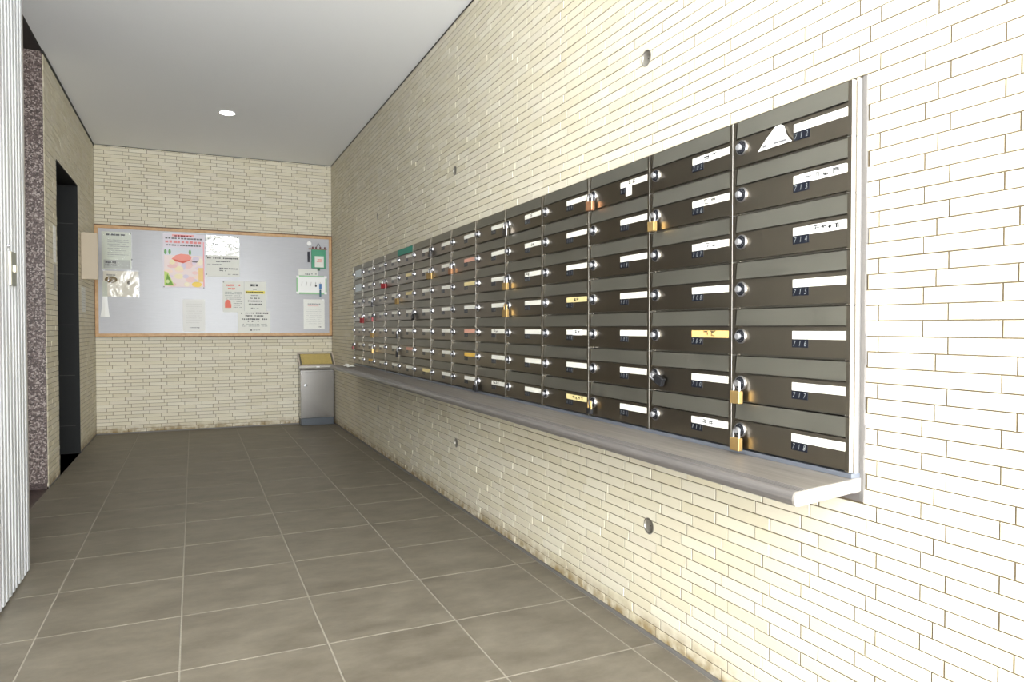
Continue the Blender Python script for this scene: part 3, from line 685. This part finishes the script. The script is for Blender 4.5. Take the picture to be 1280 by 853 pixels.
t = notice('notice', 'faint white letter at the bottom of the board below the pink poster', 'notice', -.090, 1.275, .108, .962, mat('faint_paper', lin(226, 225, 222), .6)); marks(t, rows(10, .15, .85, .2, .85, .008, 12), flat('faint_ink', 178, 176, 172)); marks(t, [(.3, .75, .12, .03, 6)], INK_S, 'footer')
t = notice('notice', 'white notice with red heading and red block at its lower corner', 'notice', .268, 1.463, .465, 1.152, PAPER, pins=((.04, .96),))
RI = flat('red_ink', 226, 120, 104)
marks(t, [(.15, .85, .86, .06, 7), (.25, .6, .75, .06, 4)], RI, 'heading'); marks(t, rows(5, .1, .92, .42, .64, .016, 12)); patch(t, ell(.24, .28, .14, .12, 14), RI, 'red_block'); patch(t, [(.1, .14), (.4, .14), (.4, .26), (.1, .26)], RI, 'red_block', .0038); marks(t, rows(4, .5, .92, .16, .34, .016, 6))
t = notice('notice', 'white notice with bold heading and yellow highlighted line', 'notice', .468, 1.461, .676, 1.151, PAPER, BY+.0016)
marks(t, [(.28, .64, .885, .09, 3)], INK, 'heading'); YH = flat('highlighter', 232, 216, 90)
patch(t, [(.05, .61), (.93, .61), (.93, .70), (.05, .70)], YH, 'highlight', .0028); marks(t, [(.1, .88, .655, .045, 10), (.25, .7, .46, .035, 7), (.16, .82, .37, .04, 9), (.2, .8, .27, .035, 9)], INK); marks(t, [(.4, .56, .74, .03, 3), (.3, .65, .55, .03, 6), (.3, .4, .13, .05, 2), (.45, .65, .13, .02, 4)])
t = notice('notice', 'landscape white notice overlapping the bottom frame rail, many bold lines', 'notice', .405, 1.166, .713, .946, PAPER, BY-.0014)
marks(t, [(.1, .15, .9, .07, 1), (.23, .5, .9, .05, 6), (.55, .95, .9, .08, 7), (.23, .8, .78, .06, 10), (.12, .92, .63, .06, 13), (.3, .66, .53, .06, 6), (.38, .44, .13, .07, 1)], INK, 'bold_lines'); marks(t, [(.15, .9, .4, .025, 16), (.08, .92, .31, .025, 17), (.46, .68, .13, .03, 5)])
t = notice('notice', 'white letter in clear sleeve under the key hook panel', 'notice', 1.040, 1.293, 1.252, .985, PAPER, pins=())
marks(t, [(.2, .8, .84, .04, 9)], INK_S, 'heading'); patch(t, [(.2, .77), (.72, .77), (.72, .78), (.2, .78)], RI, 'underline'); marks(t, rows(8, .14, .9, .18, .66, .01, 14), flat('faint_ink_b', 160, 160, 160)); marks(t, [(.72, .84, .07, .04, 2)], INK, 'stamp'); film(t, -.02, 1.02, -.02, 1.02, FILM_S)
link('magnet', Mesh().lathe([(-.01, .008), (0, .008)], (.092, 0, .305), 'y', 12).data('magnet', WHITEP), t)
# corner group: green folder, marker, card, key hooks
t = thing('folder', 'green plastic folder hanging by a hook, white label on its front', 'folder', (1.193, BY+.004, 1.615))
link('cover', Mesh().cbox(-.072, .072, -.018, -.001, 0, .195, .003).data('cover', GREEN), t)
link('label_sheet', Mesh().box(-.04, .052, -.0192, -.018, .01, .125).data('label_sheet', PAPER), t)
link('print', Mesh().box(-.012, .036, -.0197, -.0192, .085, .093).box(-.02, .03, -.0197, -.0192, .065, .07).data('print', RI), t)
link('hanger', Mesh().tube([(-.026, -.010, .20), (-.01, -.010, .245), (0, -.010, .258), (.01, -.010, .245), (.026, -.010, .20)], .003, 8).data('hanger', PINM, True), t)
link('clip_bar', Mesh().cbox(-.10, .085, -.021, -.002, .192, .206, .003).data('clip_bar', mat('pinkish_bar', lin(150, 120, 110), .5)), t)
for x in (-.058, -.025, .018, .064): link('clip', Mesh().cbox(x-.008, x+.008, -.024, -.003, .198, .222, .003).data('clip', mat('maroon_clip', lin(90, 40, 40), .5)), t)
link('lower_tag', Mesh().cbox(-.012, .014, -.014, -.004, -.024, .004, .002).data('lower_tag', mat('dark_green', lin(60, 90, 60), .5)), t)
o = thing('magnet', 'round white magnet beside the green folder', 'magnet', (1.10, BY+.004, 1.868)); link('cap', Mesh().lathe([(0, .024), (-.006, .024), (-.010, .019), (-.010, 0)], (0, 0, 0), 'y', 20, False).data('cap', WHITEP, True), o)
o = thing('marker_pen', 'dark navy marker clipped upright left of the green folder', 'marker', (1.095, BY+.004, 1.675))
link('barrel', Mesh().lathe([(0, .012), (.06, .013), (.062, .013)], (0, -.014, 0), 'z', 14).data('barrel', PLATE, True), o); link('cap', Mesh().lathe([(.062, .014), (.105, .013), (.108, .010)], (0, -.014, 0), 'z', 14).data('cap', mat('navy_cap', lin(16, 20, 40), .35), True), o)
o = notice('label_card', 'pale strip of card above the key hook panel', 'card', .992, 1.606, 1.186, 1.538, PAPER); marks(o, [(.25, .6, .2, .18, 4), (.65, .95, .25, .16, 3)], INK_S)
t = thing('key_hook_panel', 'white key hook panel with green border and five hooks', 'key panel', (1.122, BY+.0022, 1.345))
link('back_plate', Mesh().cbox(-.152, .152, -.010, 0, 0, .190, .002).data('back_plate', PGREEN), t); link('face', Mesh().box(-.138, .138, -.0112, -.010, .018, .178).data('face', WHITEP), t)
for x in (-.096, -.05, -.006, .04, .086): link('hook', Mesh().tube([(x, -.011, .125), (x, -.022, .122), (x-.004, -.026, .105), (x-.007, -.022, .085)], .0025, 6).data('hook', SILVER, True), t)
for x in (-.14, .14):
    for z in (.012, .178): link('corner', Mesh().cbox(x-.014, x+.014, -.0125, -.0005, z-.012, z+.012, .002).data('corner', WHITEP), t)
o = thing('key', 'small black key fob hanging on the key panel', 'key', (1.162, BY+.004, 1.345)); link('fob', Mesh().lathe([(-.030, 0), (-.030, .009), (-.022, .009), (-.022, 0)], (0, 0, .085), 'y', 12, False).data('fob', BLACKP), o); link('ring', Mesh().tube([(0, -.026, .094), (.003, -.026, .112)], .0015, 6).data('ring', SILVER), o)
o = thing('key', 'keys with blue tag hanging over the edge of the key panel', 'key', (1.208, BY+.004, 1.32)); link('tag', Mesh().cbox(-.012, .012, -.030, -.023, .075, .135, .003).data('tag', BLUEK), o); link('blade', Mesh().cbox(-.010, .008, -.028, -.025, .0, .072, .001).data('blade', mat('dark_key', lin(40, 80, 90), .4, .5)), o)

# ------------------------------------------------------------------ stainless bin in the corner
t = thing('paper_bin', 'stainless steel flyer bin with sloping yellow top in the corner', 'bin', (1.155, 7.36, 0))
bw, bdp = .168, .158                              # half width; depth back from the front face
link('body', Mesh().cbox(-bw, bw, .004, bdp, .075, .565, .002).data('body', STEEL_B), t)
link('plinth', Mesh().cbox(-bw+.004, bw-.004, .010, bdp, .0, .074, .002).data('plinth', mat('plinth_grey', lin(70, 74, 78), .4, .6)), t)
d = link('door', Mesh().cbox(-bw+.006, bw-.006, -.004, .004, .092, .548, .0015).data('door', STEEL_B), t)
link('keyhole', Mesh().lathe([(-.004, .013), (-.009, .013), (-.010, .010), (-.010, 0)], (-.118, 0, .41), 'y', 18, False).data('keyhole', CHROME, True), d)
link('key_slot', Mesh().lathe([(-.0108, .0065), (-.0095, .0065)], (-.118, 0, .41), 'y', 12).data('key_slot', DARK), d)
link('slot', Mesh().box(-bw+.002, bw-.002, .145, bdp, .566, .596).data('slot', INNER), t)
m = Mesh(); tw = bw+.012; y0, y1, za, zb = -.02, bdp-.006, .605, .732
m.v = [(-tw, y0, za-.012), (tw, y0, za-.012), (tw, y1, zb-.012), (-tw, y1, zb-.012), (-tw, y0, za), (tw, y0, za), (tw, y1, zb), (-tw, y1, zb)]
m.f = [(0, 3, 2, 1), (4, 5, 6, 7), (0, 1, 5, 4), (1, 2, 6, 5), (2, 3, 7, 6), (3, 0, 4, 7)]
tr = link('tray', m.data('tray', STEEL_F), t)
link('neck', Mesh().box(-bw+.004, bw-.004, .03, bdp-.004, .596, .64).data('neck', STEEL_B), t)
def slab(a0, a1, b0, b1, d0, d1):
    m = Mesh(); n = Vector((0, -(zb-za), (y1-y0))).normalized()
    f = lambda a, b, d: tuple(Vector((-tw+2*tw*a, y0+(y1-y0)*b, za+(zb-za)*b)) + n*d)
    m.v = [f(a, b, d) for d in (d0, d1) for a, b in ((a0, b0), (a1, b0), (a1, b1), (a0, b1))]
    m.f = [(0, 3, 2, 1), (4, 5, 6, 7), (0, 1, 5, 4), (1, 2, 6, 5), (2, 3, 7, 6), (3, 0, 4, 7)]; return m
link('yellow_mat', slab(.08, .92, .16, .93, 0, .003).data('yellow_mat', mat('ochre_mat', lin(188, 168, 104), .6, var=(.25, 30))), tr)
for q in ((0, 1, 0, .06), (0, 1, .96, 1), (0, .03, 0, 1), (.97, 1, 0, 1)): link('tray_rim', slab(*q, 0, .009).data('tray_rim', PALE), tr)
link('handle_notch', Mesh().box(-.012, .02, -.0225, -.0195, .594, .602).data('handle_notch', WHITEP), tr)

# ------------------------------------------------------------------ left side
t = thing('ribbed_door', 'white ribbed metal folding door leaf with latch, standing open', 'door', (-.63, 2.62, .012))
HT, LEN = 2.655, .80
p = []; nr = 16; pit = LEN/nr
for k in range(nr):
    y = k*pit; p += [(.004, y), (.004, y+pit*.10), (.0125, y+pit*.24), (.014, y+pit*.5), (.0125, y+pit*.84), (.004, y+pit*.98)]
p += [(-.004, LEN), (-.035, LEN), (-.035, 0)]
m = Mesh(); n = len(p); m.v = [(x, y, 0) for x, y in p] + [(x, y, HT) for x, y in p]
m.f = [(i, (i+1) % n, n+(i+1) % n, n+i) for i in range(n)] + [tuple(range(n)), tuple(range(2*n-1, n-1, -1))]
link('ribbed_leaf', m.data('ribbed_leaf', RIB, True), t)
link('edge_post', Mesh().cbox(-.036, .010, LEN, LEN+.022, -.008, HT, .003).data('edge_post', mat('edge_post_grey', lin(168, 160, 152), .4, .3)), t)
lt = link('latch', Mesh().cbox(.013, .0185, .515, .600, 1.145, 1.272, .0015).data('latch', LATCH), t)
link('thumb_turn', Mesh().cbox(.018, .028, .540, .566, 1.195, 1.222, .002).data('thumb_turn', LATCHW), lt)
link('latch_edge', Mesh().cbox(.013, .0205, .500, .515, 1.147, 1.270, .001).data('latch_edge', LATCHW), lt)
link('screw', Mesh().lathe([(.012, .008), (.017, .007), (.017, 0)], (0, .500, 1.290), 'x', 12, False).data('screw', CHROME, True), lt)
link('lower_guide', Mesh().box(-.02, .0, .02, LEN-.02, -.012, 0).data('lower_guide', DARK), t)
# small things on the left wall
o = thing('wall_sign', 'beige panel projecting from the left wall by the notice board', 'sign', (L, 6.64, 1.394))
link('panel', Mesh().cbox(.002, .121, 0, .045, 0, .382, .003).data('panel', BEIGE), o); link('bracket', Mesh().cbox(0.0005, .014, .008, .037, .06, .32, .002).data('bracket', BEIGE), o)
def wall_paper(name, label, y0, y1, z0, z1, mm, fm=False):
    t = thing(name, label, 'notice', (L+.002, y0, z0))
    link('sheet', Mesh().box(.0003, .0012, 0, y1-y0, 0, z1-z0).data('sheet', mm), t)
    m = Mesh()
    for k in range(7): m.box(.0012, .0015, .02, y1-y0-.02, (z1-z0)*(.14+.11*k), (z1-z0)*(.14+.11*k)+.003)
    link('print_lines', m.data('print_lines', flat('pale_ink', 170, 170, 170)), t)
    if fm: link('plastic_sleeve', Mesh().box(.003, .0035, -.008, y1-y0+.008, -.008, z1-z0+.008).data('plastic_sleeve', FILM_S), t)
wall_paper('notice', 'white notice on the left wall before the dark doorway', 5.40, 5.50, 1.43, 1.668, WHITEP)
wall_paper('notice', 'greyish sleeved notice on the left wall under the white one', 5.40, 5.50, 1.25, 1.42, mat('grey_slip', lin(170, 166, 158), .6), True)
wall_paper('notice', 'sleeved white notice on the left wall below the beige sign', 6.64, 6.87, 1.13, 1.335, PAPER, True)
for o in COL.objects:
    for k in ('_w', '_h'):
        if k in o: del o[k]
